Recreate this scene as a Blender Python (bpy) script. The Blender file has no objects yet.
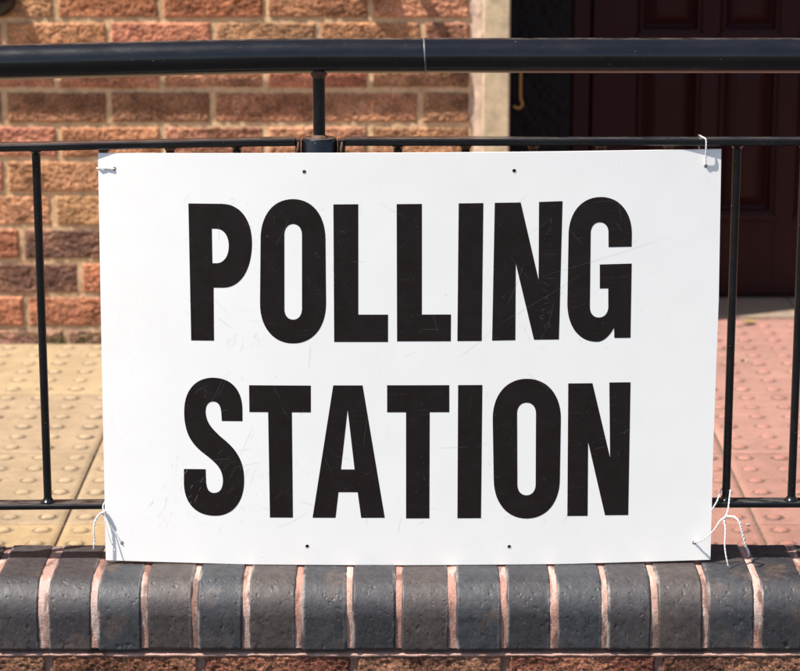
import bpy, bmesh, math, random
import numpy as np
from mathutils import Vector, Matrix

C = bpy.context.scene.collection
scn = bpy.context.scene
R = math.radians

# ---------------------------------------------------------------- camera
cd = bpy.data.cameras.new('camera')
cam = bpy.data.objects.new('camera', cd)
C.objects.link(cam)
cam.location = (0, 0, 1.23)
cam.rotation_euler = (R(90 - 13.2), 0, 0)
cd.sensor_width = 36
cd.lens = 109.35
cd.clip_end = 2000
cd.dof.use_dof = True
cd.dof.focus_distance = 3.60
cd.dof.aperture_fstop = 6.3
scn.camera = cam

# ---------------------------------------------------------------- world, sun
SUN_EL = R(58)
to_sun = Vector((-0.903 * math.cos(SUN_EL), -0.430 * math.cos(SUN_EL), math.sin(SUN_EL)))
w = bpy.data.worlds.new('World')
scn.world = w
w.use_nodes = True
wn = w.node_tree
bg = wn.nodes['Background']
sky = wn.nodes.new('ShaderNodeTexSky')
sky.sky_type = 'NISHITA'
sky.sun_disc = False
sky.sun_elevation = SUN_EL
sky.sun_rotation = math.atan2(to_sun.x, to_sun.y)
sky.air_density = 1.0
sky.dust_density = 1.5
wn.links.new(sky.outputs[0], bg.inputs[0])
bg.inputs[1].default_value = 0.10
sl = bpy.data.lights.new('sun', 'SUN')
sl.energy = 4.9
sl.angle = R(0.53)
sl.color = (1.0, 0.955, 0.89)
so = bpy.data.objects.new('sun', sl)
C.objects.link(so)
so.rotation_euler = (-to_sun).to_track_quat('-Z', 'Y').to_euler()
so.location = (-3, -2, 6)
scn.view_settings.view_transform = 'Standard'
scn.view_settings.look = 'None'
scn.view_settings.gamma = 1
scn.view_settings.use_curve_mapping = False
scn.view_settings.exposure = 0.88

# ---------------------------------------------------------------- noise
_rng = np.random.RandomState(7)
_tab = _rng.rand(256, 256)
def vnoise(x, y, s=0):
    x = np.asarray(x, float) + 37.13 * s; y = np.asarray(y, float) + 91.7 * s
    xi = np.floor(x).astype(int); yi = np.floor(y).astype(int)
    fx = x - xi; fy = y - yi
    fx = fx * fx * (3 - 2 * fx); fy = fy * fy * (3 - 2 * fy)
    a = _tab[xi & 255, yi & 255]; b = _tab[(xi + 1) & 255, yi & 255]
    c = _tab[xi & 255, (yi + 1) & 255]; d = _tab[(xi + 1) & 255, (yi + 1) & 255]
    return (a * (1 - fx) + b * fx) * (1 - fy) + (c * (1 - fx) + d * fx) * fy
def fbm(x, y, s=0, o=4):
    t = 0; a = .5; n = 0
    for i in range(o):
        t = t + a * vnoise(x * 2 ** i, y * 2 ** i, s + i * 3.7); n += a; a *= .5
    return t / n            # 0..1
def sstep(a, b, x):
    t = np.clip((x - a) / (b - a), 0, 1)
    return t * t * (3 - 2 * t)

# ---------------------------------------------------------------- mesh collector
class MB:
    def __init__(s): s.v = []; s.f = []; s.c = []; s.n = 0; s.smooth = []
    def add(s, vs, fs, col=(.5, .5, .5), smooth=False):
        vs = np.asarray(vs, float).reshape(-1, 3)
        s.v.append(vs)
        s.f += [tuple(int(i) + s.n for i in f) for f in fs]
        s.smooth += [smooth] * len(fs)
        col = np.asarray(col, float)
        s.c.append(np.tile(col, (len(vs), 1)) if col.ndim == 1 else col.reshape(-1, 3))
        s.n += len(vs)
        return s
    def grid(s, X, Y, Z, col=(.5, .5, .5), flip=False):
        n, m = X.shape
        vs = np.stack([X, Y, Z], -1).reshape(-1, 3)
        fs = []
        for i in range(n - 1):
            for j in range(m - 1):
                a = i * m + j
                q = (a, a + m, a + m + 1, a + 1)
                fs.append(q[::-1] if flip else q)
        return s.add(vs, fs, col, True)
    def box(s, x0, x1, y0, y1, z0, z1, col=(.5, .5, .5)):
        v = [(x, y, z) for x in (x0, x1) for y in (y0, y1) for z in (z0, z1)]
        f = [(0, 1, 3, 2), (4, 6, 7, 5), (0, 4, 5, 1), (2, 3, 7, 6), (0, 2, 6, 4), (1, 5, 7, 3)]
        return s.add(v, f, col)
    def bbox(s, x0, x1, y0, y1, z0, z1, b=.002, col=(.5, .5, .5)):
        bm = bmesh.new(); bmesh.ops.create_cube(bm, size=1)
        for q in bm.verts:
            q.co = Vector(((x0 + x1) / 2 + q.co.x * (x1 - x0), (y0 + y1) / 2 + q.co.y * (y1 - y0), (z0 + z1) / 2 + q.co.z * (z1 - z0)))
        bmesh.ops.bevel(bm, geom=bm.edges[:], offset=b, segments=2, affect='EDGES', profile=.5)
        bm.verts.index_update()
        s.add([q.co[:] for q in bm.verts], [[q.index for q in f.verts] for f in bm.faces], col)
        bm.free(); return s
    def tube(s, pts, r, n=12, col=(.5, .5, .5), cap=True):
        pts = [Vector(p) for p in pts]; m = len(pts)
        rr = r if hasattr(r, '__len__') else [r] * m
        vs = []; up = None
        for i, p in enumerate(pts):
            t = (pts[min(i + 1, m - 1)] - pts[max(i - 1, 0)]).normalized()
            if up is None:
                up = Vector((0, 0, 1)) if abs(t.z) < .9 else Vector((0, 1, 0))
            a = (up - t * up.dot(t)).normalized(); b = t.cross(a); up = a
            for k in range(n):
                g = 2 * math.pi * k / n
                vs.append(p + (a * math.cos(g) + b * math.sin(g)) * rr[i])
        fs = [(i * n + k, i * n + (k + 1) % n, (i + 1) * n + (k + 1) % n, (i + 1) * n + k) for i in range(m - 1) for k in range(n)]
        if cap: fs += [tuple(range(n))[::-1], tuple(range((m - 1) * n, m * n))]
        return s.add([v[:] for v in vs], fs, col, True)
    def build(s, name, mat, parent=None, sharp=None):
        me = bpy.data.meshes.new(name)
        v = np.concatenate(s.v)
        me.from_pydata(v.tolist(), [], s.f)
        ca = me.color_attributes.new('tone', 'FLOAT_COLOR', 'POINT')
        c = np.concatenate(s.c); c = np.concatenate([c, np.ones((len(c), 1))], 1)
        ca.data.foreach_set('color', c.astype('f').ravel())
        me.polygons.foreach_set('use_smooth', s.smooth)
        if sharp:
            me.set_sharp_from_angle(angle=R(sharp))
        me.materials.append(mat)
        o = bpy.data.objects.new(name, me); C.objects.link(o)
        if parent: o.parent = parent
        return o

def thing(name, label, cat, group=None):
    o = bpy.data.objects.new(name, None); C.objects.link(o)
    o.empty_display_size = .1
    o['label'] = label; o['category'] = cat
    if group: o['group'] = group
    return o
def tag(o, label, cat, group=None):
    o['label'] = label; o['category'] = cat
    if group: o['group'] = group
    return o
def structure(o): o['kind'] = 'structure'; return o

def spline(pts, n=10):
    pts = [Vector(p) for p in pts]; out = []
    P = [pts[0] * 2 - pts[1]] + pts + [pts[-1] * 2 - pts[-2]]
    for i in range(1, len(P) - 2):
        for k in range(n):
            t = k / n
            a, b, c, d = P[i - 1:i + 3]
            out.append(.5 * ((2 * b) + (c - a) * t + (2 * a - 5 * b + 4 * c - d) * t * t + (3 * b - a - 3 * c + d) * t ** 3))
    out.append(pts[-1]); return out

# ---------------------------------------------------------------- materials
class NT:
    def __init__(s, name):
        s.m = bpy.data.materials.new(name); s.m.use_nodes = True
        s.t = s.m.node_tree; s.b = s.t.nodes['Principled BSDF']
    def n(s, typ, ins=None, **kw):
        q = s.t.nodes.new(typ)
        for k, v in kw.items(): setattr(q, k, v)
        for k, v in (ins or {}).items():
            if hasattr(v, 'is_linked'): s.t.links.new(v, q.inputs[k])
            else: q.inputs[k].default_value = v
        return q
    def math(s, op, a, b=0.0, c=None):
        q = s.n('ShaderNodeMath', {0: a, 1: b} if c is None else {0: a, 1: b, 2: c}, operation=op); return q.outputs[0]
    def co(s, scale=(1, 1, 1), rot=(0, 0, 0)):
        g = s.n('ShaderNodeNewGeometry')
        mp = s.n('ShaderNodeMapping', {'Vector': g.outputs['Position'], 'Scale': scale, 'Rotation': rot})
        return mp.outputs[0]
    def noise(s, scale, detail=4, rough=.55, vec=None, out='Fac', dist=0.0):
        q = s.n('ShaderNodeTexNoise', {'Vector': vec or s.co(), 'Scale': scale, 'Detail': detail, 'Roughness': rough, 'Distortion': dist})
        return q.outputs[out]
    def ramp(s, fac, *stops):
        q = s.n('ShaderNodeValToRGB', {0: fac}); e = q.color_ramp.elements
        while len(e) < len(stops): e.new(.5)
        for k, (p, c) in enumerate(stops):
            e[k].position = p
            e[k].color = (c, c, c, 1) if not hasattr(c, '__len__') else (*c, 1)
        return q.outputs[0]
    def mix(s, fac, a, b, mode='MIX'):
        q = s.n('ShaderNodeMix', data_type='RGBA', blend_type=mode)
        for i, v in ((0, fac), (6, a), (7, b)):
            if hasattr(v, 'is_linked'): s.t.links.new(v, q.inputs[i])
            else: q.inputs[i].default_value = v if i == 0 else (*v, 1)
        return q.outputs[2]
    def bump(s, h, strength=.3, dist=.001, normal=None):
        d = {'Height': h, 'Strength': strength, 'Distance': dist}
        if normal: d['Normal'] = normal
        return s.n('ShaderNodeBump', d).outputs[0]
    def set(s, color=None, rough=None, normal=None, **kw):
        for k, v in (('Base Color', color), ('Roughness', rough), ('Normal', normal), *[(k.replace('_', ' '), v) for k, v in kw.items()]):
            if v is None: continue
            if hasattr(v, 'is_linked'): s.t.links.new(v, s.b.inputs[k])
            else: s.b.inputs[k].default_value = (*v, 1) if hasattr(v, '__len__') and len(v) == 3 else v
        return s.m
    def tone(s):
        return s.n('ShaderNodeAttribute', attribute_name='tone').outputs['Color']

def mat_brick(name):
    t = NT(name); c = t.tone()
    f = t.ramp(t.noise(300, 4, .7), (.36, .32), (.5, .95), (.66, 1.45))
    g = t.ramp(t.noise(150, 4, .7), (.30, .5), (.48, 1.0), (.70, 1.25))
    c = t.mix(1, c, f, 'MULTIPLY'); c = t.mix(1, c, g, 'MULTIPLY')
    c = t.mix(t.ramp(t.noise(260, 2, .5, t.co((1, 1, 1.6))), (.68, 0), (.76, .55)), c, (.62, .42, .28))
    c = t.mix(t.ramp(t.noise(33, 3, .6), (.55, 0), (.75, .35)), c, (.05, .03, .025))
    h = t.noise(330, 6, .7)
    return t.set(c, .9, t.bump(h, .8, .0022), Specular_IOR_Level=.2)
def mat_mortar(name, hi=1.0, bumpd=.0018):
    t = NT(name); c = t.tone()
    c = t.mix(1, c, t.ramp(t.noise(380, 4, .7), (.25, .6), (.5, 1.0), (.75, 1.25)), 'MULTIPLY')
    c = t.mix(t.ramp(t.noise(60, 4, .65), (.55, 0), (.75, .45)), c, (.12, .08, .06))
    return t.set(c, .92, t.bump(t.noise(300, 6, .7), .8, bumpd), Specular_IOR_Level=.2)
def mat_coping():
    t = NT('blue_engineering_brick'); c = t.tone()
    c = t.mix(1, c, t.ramp(t.noise(90, 6, .78), (.32, .5), (.5, 1.0), (.68, 1.5)), 'MULTIPLY')
    c = t.mix(t.ramp(t.noise(210, 3, .6), (.60, 0), (.70, .8)), c, (.012, .011, .012))
    c = t.mix(t.ramp(t.noise(500, 2, .5), (.68, 0), (.75, .7)), c, (.17, .12, .09))
    c = t.mix(t.ramp(t.noise(17, 5, .7), (.52, 0), (.8, .5)), c, (.075, .058, .052))
    r = t.ramp(t.noise(70, 5, .7), (.3, .44), (.7, .68))
    h = t.noise(420, 4, .7)
    p = t.ramp(t.noise(230, 2, .5), (.66, 1.0), (.74, 0.0))
    n = t.bump(h, .45, .0007, t.bump(p, .5, .0006))
    return t.set(c, r, n, Specular_IOR_Level=.55)
def mat_paint():
    t = NT('black_gloss_paint')
    sp = t.ramp(t.noise(420, 2, .4, t.co((1, 1, 1))), (.785, 0), (.80, 1))
    c = t.mix(sp, (.003, .003, .004), (.35, .33, .31))
    rust = t.ramp(t.noise(90, 5, .7), (.70, 0), (.76, 1))
    c = t.mix(rust, c, (.10, .045, .02))
    dust = t.ramp(t.noise(25, 6, .75, t.co((.4, 1, 1))), (.45, 0), (.8, .02))
    c = t.mix(dust, c, (.30, .28, .27))
    g = t.n('ShaderNodeNewGeometry'); nz = t.n('ShaderNodeSeparateXYZ', {0: g.outputs['Normal']}).outputs[2]
    up = t.math('MULTIPLY', t.ramp(nz, (.93, 0), (.99, 1)), t.ramp(t.noise(130, 5, .75, t.co((.25, 1, 1))), (.42, .02), (.68, .42)))
    c = t.mix(up, c, (.27, .25, .235))
    r = t.ramp(t.noise(40, 5, .7, t.co((.3, 1, 1))), (.3, .13), (.7, .30))
    return t.set(c, r, t.bump(t.noise(70, 3, .5, t.co((.25, 1, 1))), .12, .001), Specular_IOR_Level=.5)
def mat_simple(name, col, rough=.7, var=.2, scale=60, bump=.3, spec=.4):
    t = NT(name)
    c = t.mix(1, col, t.ramp(t.noise(scale, 5, .65), (.25, 1 - var), (.75, 1 + var)), 'MULTIPLY')
    return t.set(c, rough, t.bump(t.noise(scale * 5, 5, .6), bump, .001), Specular_IOR_Level=spec)
def mat_sign():
    t = NT('white_sign_plastic')
    c = t.mix(t.ramp(t.noise(7, 6, .7), (.42, 0), (.8, .22)), (.85, .825, .785), (.70, .675, .63))
    c = t.mix(t.ramp(t.noise(330, 2, .4), (.74, 0), (.79, .5)), c, (.42, .33, .22))
    c = t.mix(t.ramp(t.noise(60, 4, .7, t.co((1, 1, .15), (0, R(35), 0))), (.66, 0), (.78, .25)), c, (.45, .44, .43))
    return t.set(c, .42, t.bump(t.noise(5, 2, .5), .10, .01), Specular_IOR_Level=.45)
def mat_letter():
    t = NT('black_letter_film')
    c = t.mix(t.ramp(t.noise(380, 3, .5), (.70, 0), (.77, .5)), (.011, .0070, .0065), (.20, .19, .185))
    c = t.mix(t.ramp(t.noise(420, 4, .7, t.co((.05, 1, 1))), (.62, 0), (.8, .15)), c, (.20, .18, .17))
    return t.set(c, t.ramp(t.noise(35, 5, .7), (.3, .25), (.7, .45)), Specular_IOR_Level=.3)
PX, PY = 0.0642, 0.0717
def mat_paving(name, sandy):
    t = NT(name); c = t.tone()
    c = t.mix(1, c, t.ramp(t.noise(260, 4, .7), (.28, .78), (.5, 1.0), (.72, 1.18)), 'MULTIPLY')
    c = t.mix(1, c, t.ramp(t.noise(11, 5, .65), (.3, .80), (.7, 1.12)), 'MULTIPLY')
    c = t.mix(t.ramp(t.noise(38, 6, .75), (.50, 0), (.72, .45)), c, (.15, .105, .07) if sandy else (.16, .095, .075))
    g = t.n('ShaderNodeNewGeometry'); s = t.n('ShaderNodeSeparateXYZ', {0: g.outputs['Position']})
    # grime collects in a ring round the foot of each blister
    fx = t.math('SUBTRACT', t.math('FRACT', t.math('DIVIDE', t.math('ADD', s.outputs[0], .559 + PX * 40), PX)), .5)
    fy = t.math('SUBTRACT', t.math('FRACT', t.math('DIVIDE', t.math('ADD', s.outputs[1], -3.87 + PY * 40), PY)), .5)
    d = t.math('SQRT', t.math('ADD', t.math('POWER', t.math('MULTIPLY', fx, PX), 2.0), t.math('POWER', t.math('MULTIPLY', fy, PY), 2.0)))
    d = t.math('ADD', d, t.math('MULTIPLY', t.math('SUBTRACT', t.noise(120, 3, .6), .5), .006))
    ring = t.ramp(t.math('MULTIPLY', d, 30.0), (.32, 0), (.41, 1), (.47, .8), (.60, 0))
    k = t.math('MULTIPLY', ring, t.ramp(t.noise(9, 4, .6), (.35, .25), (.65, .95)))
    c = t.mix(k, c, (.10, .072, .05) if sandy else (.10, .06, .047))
    top = t.ramp(t.math('MULTIPLY', d, 30.0), (.22, 1), (.34, 0))
    c = t.mix(t.math('MULTIPLY', top, .35), c, (.42, .32, .19) if sandy else (.38, .14, .10))
    c = t.mix(t.ramp(t.noise(190, 2, .5), (.70, 0), (.77, .5)), c, (.08, .06, .045))
    return t.set(c, .88, t.bump(t.noise(350, 5, .7), .5, .0012), Specular_IOR_Level=.25)
def mat_wood():
    t = NT('mahogany_paint')
    g = t.noise(30, 5, .6, t.co((1, 1, .08)))
    c = t.mix(g, (.016, .0040, .0043), (.033, .0075, .0070))
    return t.set(c, .40, t.bump(t.noise(120, 4, .6, t.co((1, 1, .06))), .15, .001), Specular_IOR_Level=.16)

M_brick = mat_brick('rustic_brick'); M_mortar = mat_mortar('sandy_mortar')
M_cop = mat_coping(); M_copmortar = mat_mortar('pink_mortar', bumpd=.0022)
M_paint = mat_paint(); M_sign = mat_sign(); M_letter = mat_letter()
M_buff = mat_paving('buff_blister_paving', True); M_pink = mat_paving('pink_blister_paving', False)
M_wood = mat_wood()
M_stone = mat_simple('cream_sandstone', (.48, .37, .235), .9, .32, 40, .6, .2)
M_step = mat_simple('worn_doorstep', (.25, .185, .135), .9, .25, 50, .5, .2)
M_render = mat_simple('pink_bedding_mortar', (.44, .31, .23), .9, .25, 60, .6, .2)
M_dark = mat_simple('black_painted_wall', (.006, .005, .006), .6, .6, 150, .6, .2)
M_grout = mat_simple('dirty_grout', (.13, .10, .07), .95, .4, 60, .5, .1)
M_brass = NT('aged_brass').set((.75, .42, .12), .45, Metallic=.35)
M_steel = mat_simple('dull_metal', (.10, .10, .10), .4, .3, 80, .2, .5)
M_string = mat_simple('white_string', (.80, .79, .77), .85, .12, 900, .8, .2)
M_weld = mat_simple('rusty_weld', (.09, .045, .025), .6, .6, 250, .7, .4)
M_scr = mat_simple('scratch_mark', (.17, .165, .16), .8, .3, 300, .1, .2)
M_rub = mat_simple('rub_mark', (.52, .51, .50), .8, .3, 300, .1, .2)
M_rim = mat_simple('dark_hole_rim', (.05, .03, .02), .8, .4, 300, .2, .2)
M_leaf = mat_simple('dry_leaf', (.26, .19, .055), .7, .3, 150, .4, .3)
M_peb = mat_simple('grit', (.35, .33, .30), .9, .3, 200, .4, .2)
M_flags = mat_simple('grey_pavement', (.055, .052, .050), .9, .25, 6, .5, .2)

# ================================================================ THE SETTING
YW = 5.173            # face of the house wall
# lower pavement the photographer stands on: one sheet to the horizon
m = MB()
m.add([(-600, -600, -.352), (600, -600, -.352), (600, 3.44, -.352), (-600, 3.44, -.352)], [(0, 1, 2, 3)])
m.add([(-600, 3.44, -.352), (600, 3.44, -.352), (600, 600, -.352), (-600, 600, -.352)], [(0, 1, 2, 3)])
structure(m.build('pavement_ground', M_flags))

# landing paved with blister slabs
JX = [-.559 + .385 * k for k in range(-7, 10)]
JY = [3.585, 3.87, 4.30, 4.73, 5.165]
def paving(name, mat, xs, ys_extra, base, tint):
    mb = MB()
    ys = JY + ys_extra
    rr = random.Random(3)
    for i in range(len(xs) - 1):
        for j in range(len(ys) - 1):
            x0, x1, y0, y1 = xs[i] + .0016, xs[i + 1] - .0016, ys[j] + .0016, ys[j + 1] - .0016
            near = -1.3 < x0 < 1.3
            nx, ny = (40, 44) if near else (4, 4)
            gx = np.concatenate([[x0], np.linspace(x0 + .002, x1 - .002, nx), [x1]])
            gy = np.concatenate([[y0], np.linspace(y0 + .002, y1 - .002, ny), [y1]])
            X, Y = np.meshgrid(gx, gy, indexing='ij')
            Z = (fbm(X * 30, Y * 30, 2) - .5) * .0016 + rr.uniform(-.0006, .0006)
            Z[0, :] -= .003; Z[-1, :] -= .003; Z[:, 0] -= .003; Z[:, -1] -= .003
            col = np.array(tint(j, rr)) * (1 + .0 * X[..., None])
            mb.grid(X, Y, Z, col.reshape(-1, 3))
            if near:
                # blister domes
                kx0 = math.ceil((x0 + .02 + .559) / PX - .5); kx1 = math.floor((x1 - .02 + .559) / PX - .5)
                ky0 = math.ceil((y0 + .02 - 3.87) / PY - .5); ky1 = math.floor((y1 - .02 - 3.87) / PY - .5)
                for kx in range(kx0, kx1 + 1):
                    for ky in range(ky0, ky1 + 1):
                        cx = -.559 + (kx + .5) * PX + rr.uniform(-.0007, .0007); cy = 3.87 + (ky + .5) * PY + rr.uniform(-.0007, .0007)
                        h = rr.uniform(.0033, .0046)
                        vs = []; fs = []; nn = 20
                        prof = [(.0142, -.0012), (.0132, .0002), (.0118, .35), (.0098, .72), (.0072, .93), (.0035, 1.0)]
                        for (r, z) in prof:
                            z = z * h if z > .01 else z
                            for q in range(nn):
                                a = 2 * math.pi * q / nn
                                vs.append((cx + r * math.cos(a), cy + r * math.sin(a), z))
                        vs.append((cx, cy, h))
                        for p in range(len(prof) - 1):
                            for q in range(nn):
                                fs.append((p * nn + q, p * nn + (q + 1) % nn, (p + 1) * nn + (q + 1) % nn, (p + 1) * nn + q))
                        b = (len(prof) - 1) * nn
                        for q in range(nn): fs.append((b + q, b + (q + 1) % nn, len(vs) - 1))
                        mb.add(vs, fs, tint(j, rr), True)
    return structure(mb.build(name, mat))
def buff_tint(j, rr):
    a = [(.33, .228, .122), (.30, .217, .132), (.30, .217, .134), (.345, .25, .142), (.3, .24, .15), (.3, .24, .15)][j]
    k = rr.uniform(.97, 1.03); return (a[0] * k, a[1] * k, a[2] * k)
def pink_tint(j, rr):
    a = [(.27, .137, .105), (.29, .152, .118), (.305, .162, .127), (.31, .165, .13), (.32, .165, .132)][min(j, 4)]
    k = rr.uniform(.96, 1.04); return (a[0] * k, a[1] * k, a[2] * k)
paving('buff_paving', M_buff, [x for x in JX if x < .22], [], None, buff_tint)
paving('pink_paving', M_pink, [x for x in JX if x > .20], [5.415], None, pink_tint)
m = MB()
m.box(-3.3, 3.0, 3.58, 5.60, -.5, -.0045)
structure(m.build('paving_bed', M_grout))

# ================================================================ LOW WALL with bullnose coping
low = thing('boundary_wall', 'low red brick wall topped with dark blue-grey bullnose coping bricks and pink mortar joints', 'wall')
YF, YB, ZT, ZB = 3.385, 3.578, .060, -.042
def coping_profile(n):
    # from back top forward, round the nose, down to the bottom of the front
    pts = []
    rad = .052
    pts.append((YB, ZT - .012)); pts.append((YB - .001, ZT - .004)); pts.append((YB - .005, ZT))
    yc, zc = YF + rad, ZT - rad
    k = int(n * .40)
    for i in range(1, k + 1): pts.append((YB - .005 + (yc - YB + .005) * i / k, ZT))
    k2 = int(n * .45)
    for i in range(1, k2 + 1):
        a = math.pi / 2 * i / k2
        pts.append((yc - rad * math.sin(a), zc + rad * math.cos(a)))
    k3 = n - k - k2
    for i in range(1, k3 + 1): pts.append((YF, zc + (ZB + .003 - zc) * i / k3))
    pts.append((YF + .0015, ZB + .0008)); pts.append((YF + .006, ZB)); pts.append((YF + .03, ZB))
    return np.array(pts)
prof = coping_profile(150)
tan = np.gradient(prof, axis=0); tan /= np.linalg.norm(tan, axis=1)[:, None]
nrm = np.stack([tan[:, 1], -tan[:, 0]], 1)       # outward (y,z)
arc = np.concatenate([[0], np.cumsum(np.linalg.norm(np.diff(prof, axis=0), axis=1))])
XJ = {-1: -.6, 0: -.5262}
joints = []
rr = random.Random(11)
for k in range(-8, 24):
    joints.append(-.5262 + .0752 * k + (rr.uniform(-.0022, .0022)))
jw = [rr.uniform(.0066, .0086) for _ in joints]; jw[8] = .0130
mb = MB(); mm = MB()
tints = [(.027, .026, .028), (.035, .030, .031), (.028, .029, .033), (.043, .033, .030), (.023, .022, .025)]
stain = (.16, .15, .145)
order = [1, 0, 2, 1, 0, 3, 0, 1, 1, 2, 3, 2, 3, 0, 4, 3, 2, 4, 2, 1, 3, 2, 4, 0, 1, 2, 3, 0, 2, 4, 1, 0]
for i in range(len(joints) - 1):
    x0 = joints[i] + jw[i] / 2; x1 = joints[i + 1] - jw[i + 1] / 2
    nx = 60
    u = np.concatenate([[0, .0012], np.linspace(.0035, (x1 - x0) - .0035, nx), [(x1 - x0) - .0012, x1 - x0]])
    U, T = np.meshgrid(u, arc, indexing='ij')
    N = np.tile(nrm[None], (len(u), 1, 1)); P = np.tile(prof[None], (len(u), 1, 1))
    ed = np.minimum(U, (x1 - x0) - U) + (fbm((U + i * .7236) * 160, T * 160, 5, 3) - .5) * .0009
    h = -(1 - sstep(0, .0028, ed)) * .0036
    h += (fbm((U + i * 0.4854) * 35, T * 35, 9, 2) - .5) * .0007
    h += (fbm((U + i * 1.1326) * 230, T * 230, 4, 2) - .5) * .0003
    pit = fbm((U + i * 0.3398) * 190, T * 190, 13, 2); h -= sstep(.72, .86, pit) * .0007
    h += sstep(.76, .86, fbm((U + i * 0.7281) * 150, T * 150, 17, 2)) * .0003
    # chipped lower arris here and there
    h -= sstep(.62, .8, fbm((U + i * 1.4562) * 60, T * 60, 21, 3)) * (.0035 if rr.random() > .75 else .0) * sstep(.012, .0, np.abs(T - arc[-4]))
    dy, dz, tl = rr.uniform(-.0015, .0015), rr.uniform(-.0012, .0012), rr.uniform(-.006, .006)
    Xg = x0 + U + (T - .1) * tl; Yg = P[..., 0] + N[..., 0] * h + dy; Zg = P[..., 1] + N[..., 1] * h + dz
    c = np.array(tints[order[i % len(order)]])
    k = .85 + .35 * fbm((U + i * .7236) * 18, T * 18, 31)
    cc = c[None, None] * k[..., None]
    # lime smears running out of the joints, brown rusty patches
    lm = sstep(.007, .0, ed)[..., None] * sstep(.50, .66, fbm((U + i * .377) * 50, T * 22, 41, 4))[..., None]
    cc = cc * (1 - lm * .55) + np.array((.36, .30, .27)) * lm * .55
    bl = sstep(.56, .74, fbm((U + i * .913) * 26, T * 26, 47, 4))[..., None] * rr.uniform(.1, .7)
    cc = cc * (1 - bl) + np.array((.075, .052, .042)) * bl
    mb.grid(Xg, Yg, Zg, cc.reshape(-1, 3))
mb.build('coping', M_cop, low)
# mortar: follows the same profile slightly recessed, one strip per joint
for i in range(len(joints)):
    u = np.linspace(-jw[i] / 2 - .0035, jw[i] / 2 + .0035, 12)
    U, T = np.meshgrid(u, arc, indexing='ij')
    N = np.tile(nrm[None], (len(u), 1, 1)); P = np.tile(prof[None], (len(u), 1, 1))
    h = -.0016 - .0014 * rr.random() + (fbm((U + i * .7236) * 110, T * 60, 8, 4) - .5) * .0022 - (U / .007) ** 2 * .0005
    h[:, :3] -= .0; c0 = np.array((.37, .20, .155)) if rr.random() < .7 else np.array((.39, .24, .19))
    k = fbm((U + i * .7236) * 120, T * 25, 14, 4)
    cc = c0[None, None] * (.75 + .5 * k[..., None])
    lime = sstep(.50, .64, fbm((U + i * 3.3979) * 60, T * 14, 23, 4))[..., None]
    cc = cc * (1 - lime * .75) + np.array((.46, .36, .31)) * lime * .75
    dirt = sstep(.52, .66, fbm((U + i * 2.1034) * 70, T * 20, 27, 4))[..., None]
    cc = cc * (1 - dirt * .7) + np.array((.10, .05, .04)) * dirt * .7
    mm.grid(joints[i] + U + (T - .1) * rr.uniform(-.004, .004), P[..., 0] + N[..., 0] * h, P[..., 1] + N[..., 1] * h, cc.reshape(-1, 3))
# core of the coping course
mm.box(joints[0], joints[-1], YF + .024, YB - .014, ZB + .004, ZT - .022, (.30, .2, .16))
# bed joint under the coping
xg = np.linspace(-1.12, 1.22, 700); zg = np.linspace(-.056, -.040, 20)
X, Z = np.meshgrid(xg, zg, indexing='ij')
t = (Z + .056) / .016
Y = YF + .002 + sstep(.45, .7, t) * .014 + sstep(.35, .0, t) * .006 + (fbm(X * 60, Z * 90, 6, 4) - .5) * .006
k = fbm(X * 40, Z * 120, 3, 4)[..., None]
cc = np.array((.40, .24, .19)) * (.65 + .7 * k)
dk = (sstep(.55, .8, t) * .9)[..., None]; dk = np.clip(dk + sstep(.60, .70, fbm(X * 25, Z * 50, 9))[..., None] * .6, 0, .95)  # recess shadow painted into the upper part of the joint, plus random dark patches
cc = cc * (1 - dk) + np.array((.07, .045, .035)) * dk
mm.grid(X, Y, Z, cc.reshape(-1, 3), flip=True)
mm.build('coping_mortar', M_copmortar, low)

def brick_face(mb, x0, x1, z0, z1, yf, col, nx, nz, seed, amp=1.0, deep=.0085):
    w_, h_ = x1 - x0, z1 - z0
    gx = np.linspace(0, w_, nx); gz = np.linspace(0, h_, nz)
    if nx < 12:         # far-off brick: few faces, the arris still crisp
        gx = np.concatenate([[0], np.linspace(.003, w_ - .003, 12), [w_]]); gz = np.concatenate([[0], np.linspace(.003, h_ - .003, 6), [h_]]); amp = amp * .45
    X, Z = np.meshgrid(gx, gz, indexing='ij')
    so = seed * 1.37
    ed = np.minimum(np.minimum(X, w_ - X), np.minimum(Z, h_ - Z)) + (fbm((X + so) * 90, (Z + so) * 90, 5, 3) - .5) * .0026 * amp
    if nx < 12:
        ed = ed * 0 + .01; ed[0, :] = ed[-1, :] = 0; ed[:, 0] = ed[:, -1] = 0
    d = (1 - sstep(-.0005, .0055, ed)) * deep
    rl = (fbm((X + so) * 60, (Z + so) * 95, 2, 4) - .5) * .0038 + (fbm((X + so) * 210, (Z + so) * 260, 7, 3) - .5) * .0034
    pit = sstep(.60, .74, fbm((X + so) * 120, (Z + so) * 190, 12, 3)) * .0022
    Y = yf + d + np.minimum(-rl * amp + pit * amp, .0022)
    v = fbm((X + so) * 35, (Z + so) * 55, 19, 4)
    v2 = fbm((X + so) * 14, (Z + so) * 20, 22, 3)
    c = np.array(col)[None, None] * (.68 + .78 * v[..., None])
    c = c * (1 - .30 * sstep(.55, .75, v2)[..., None]) + np.array((.50, .26, .14)) * .22 * sstep(.55, .35, v2)[..., None]
    if -.05 < z0 < .05 and yf > 4:      # moss and splash dirt at the foot of the wall
        ms = (sstep(.045, .0, z0 + Z) * sstep(.42, .6, fbm((X + so) * 45, (Z + so) * 60, 29, 4)))[..., None]
        c = c * (1 - ms * .8) + np.array((.085, .085, .022)) * ms * .8
    mb.grid(x0 + X, Y, z0 + Z, c.reshape(-1, 3), flip=True)

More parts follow.
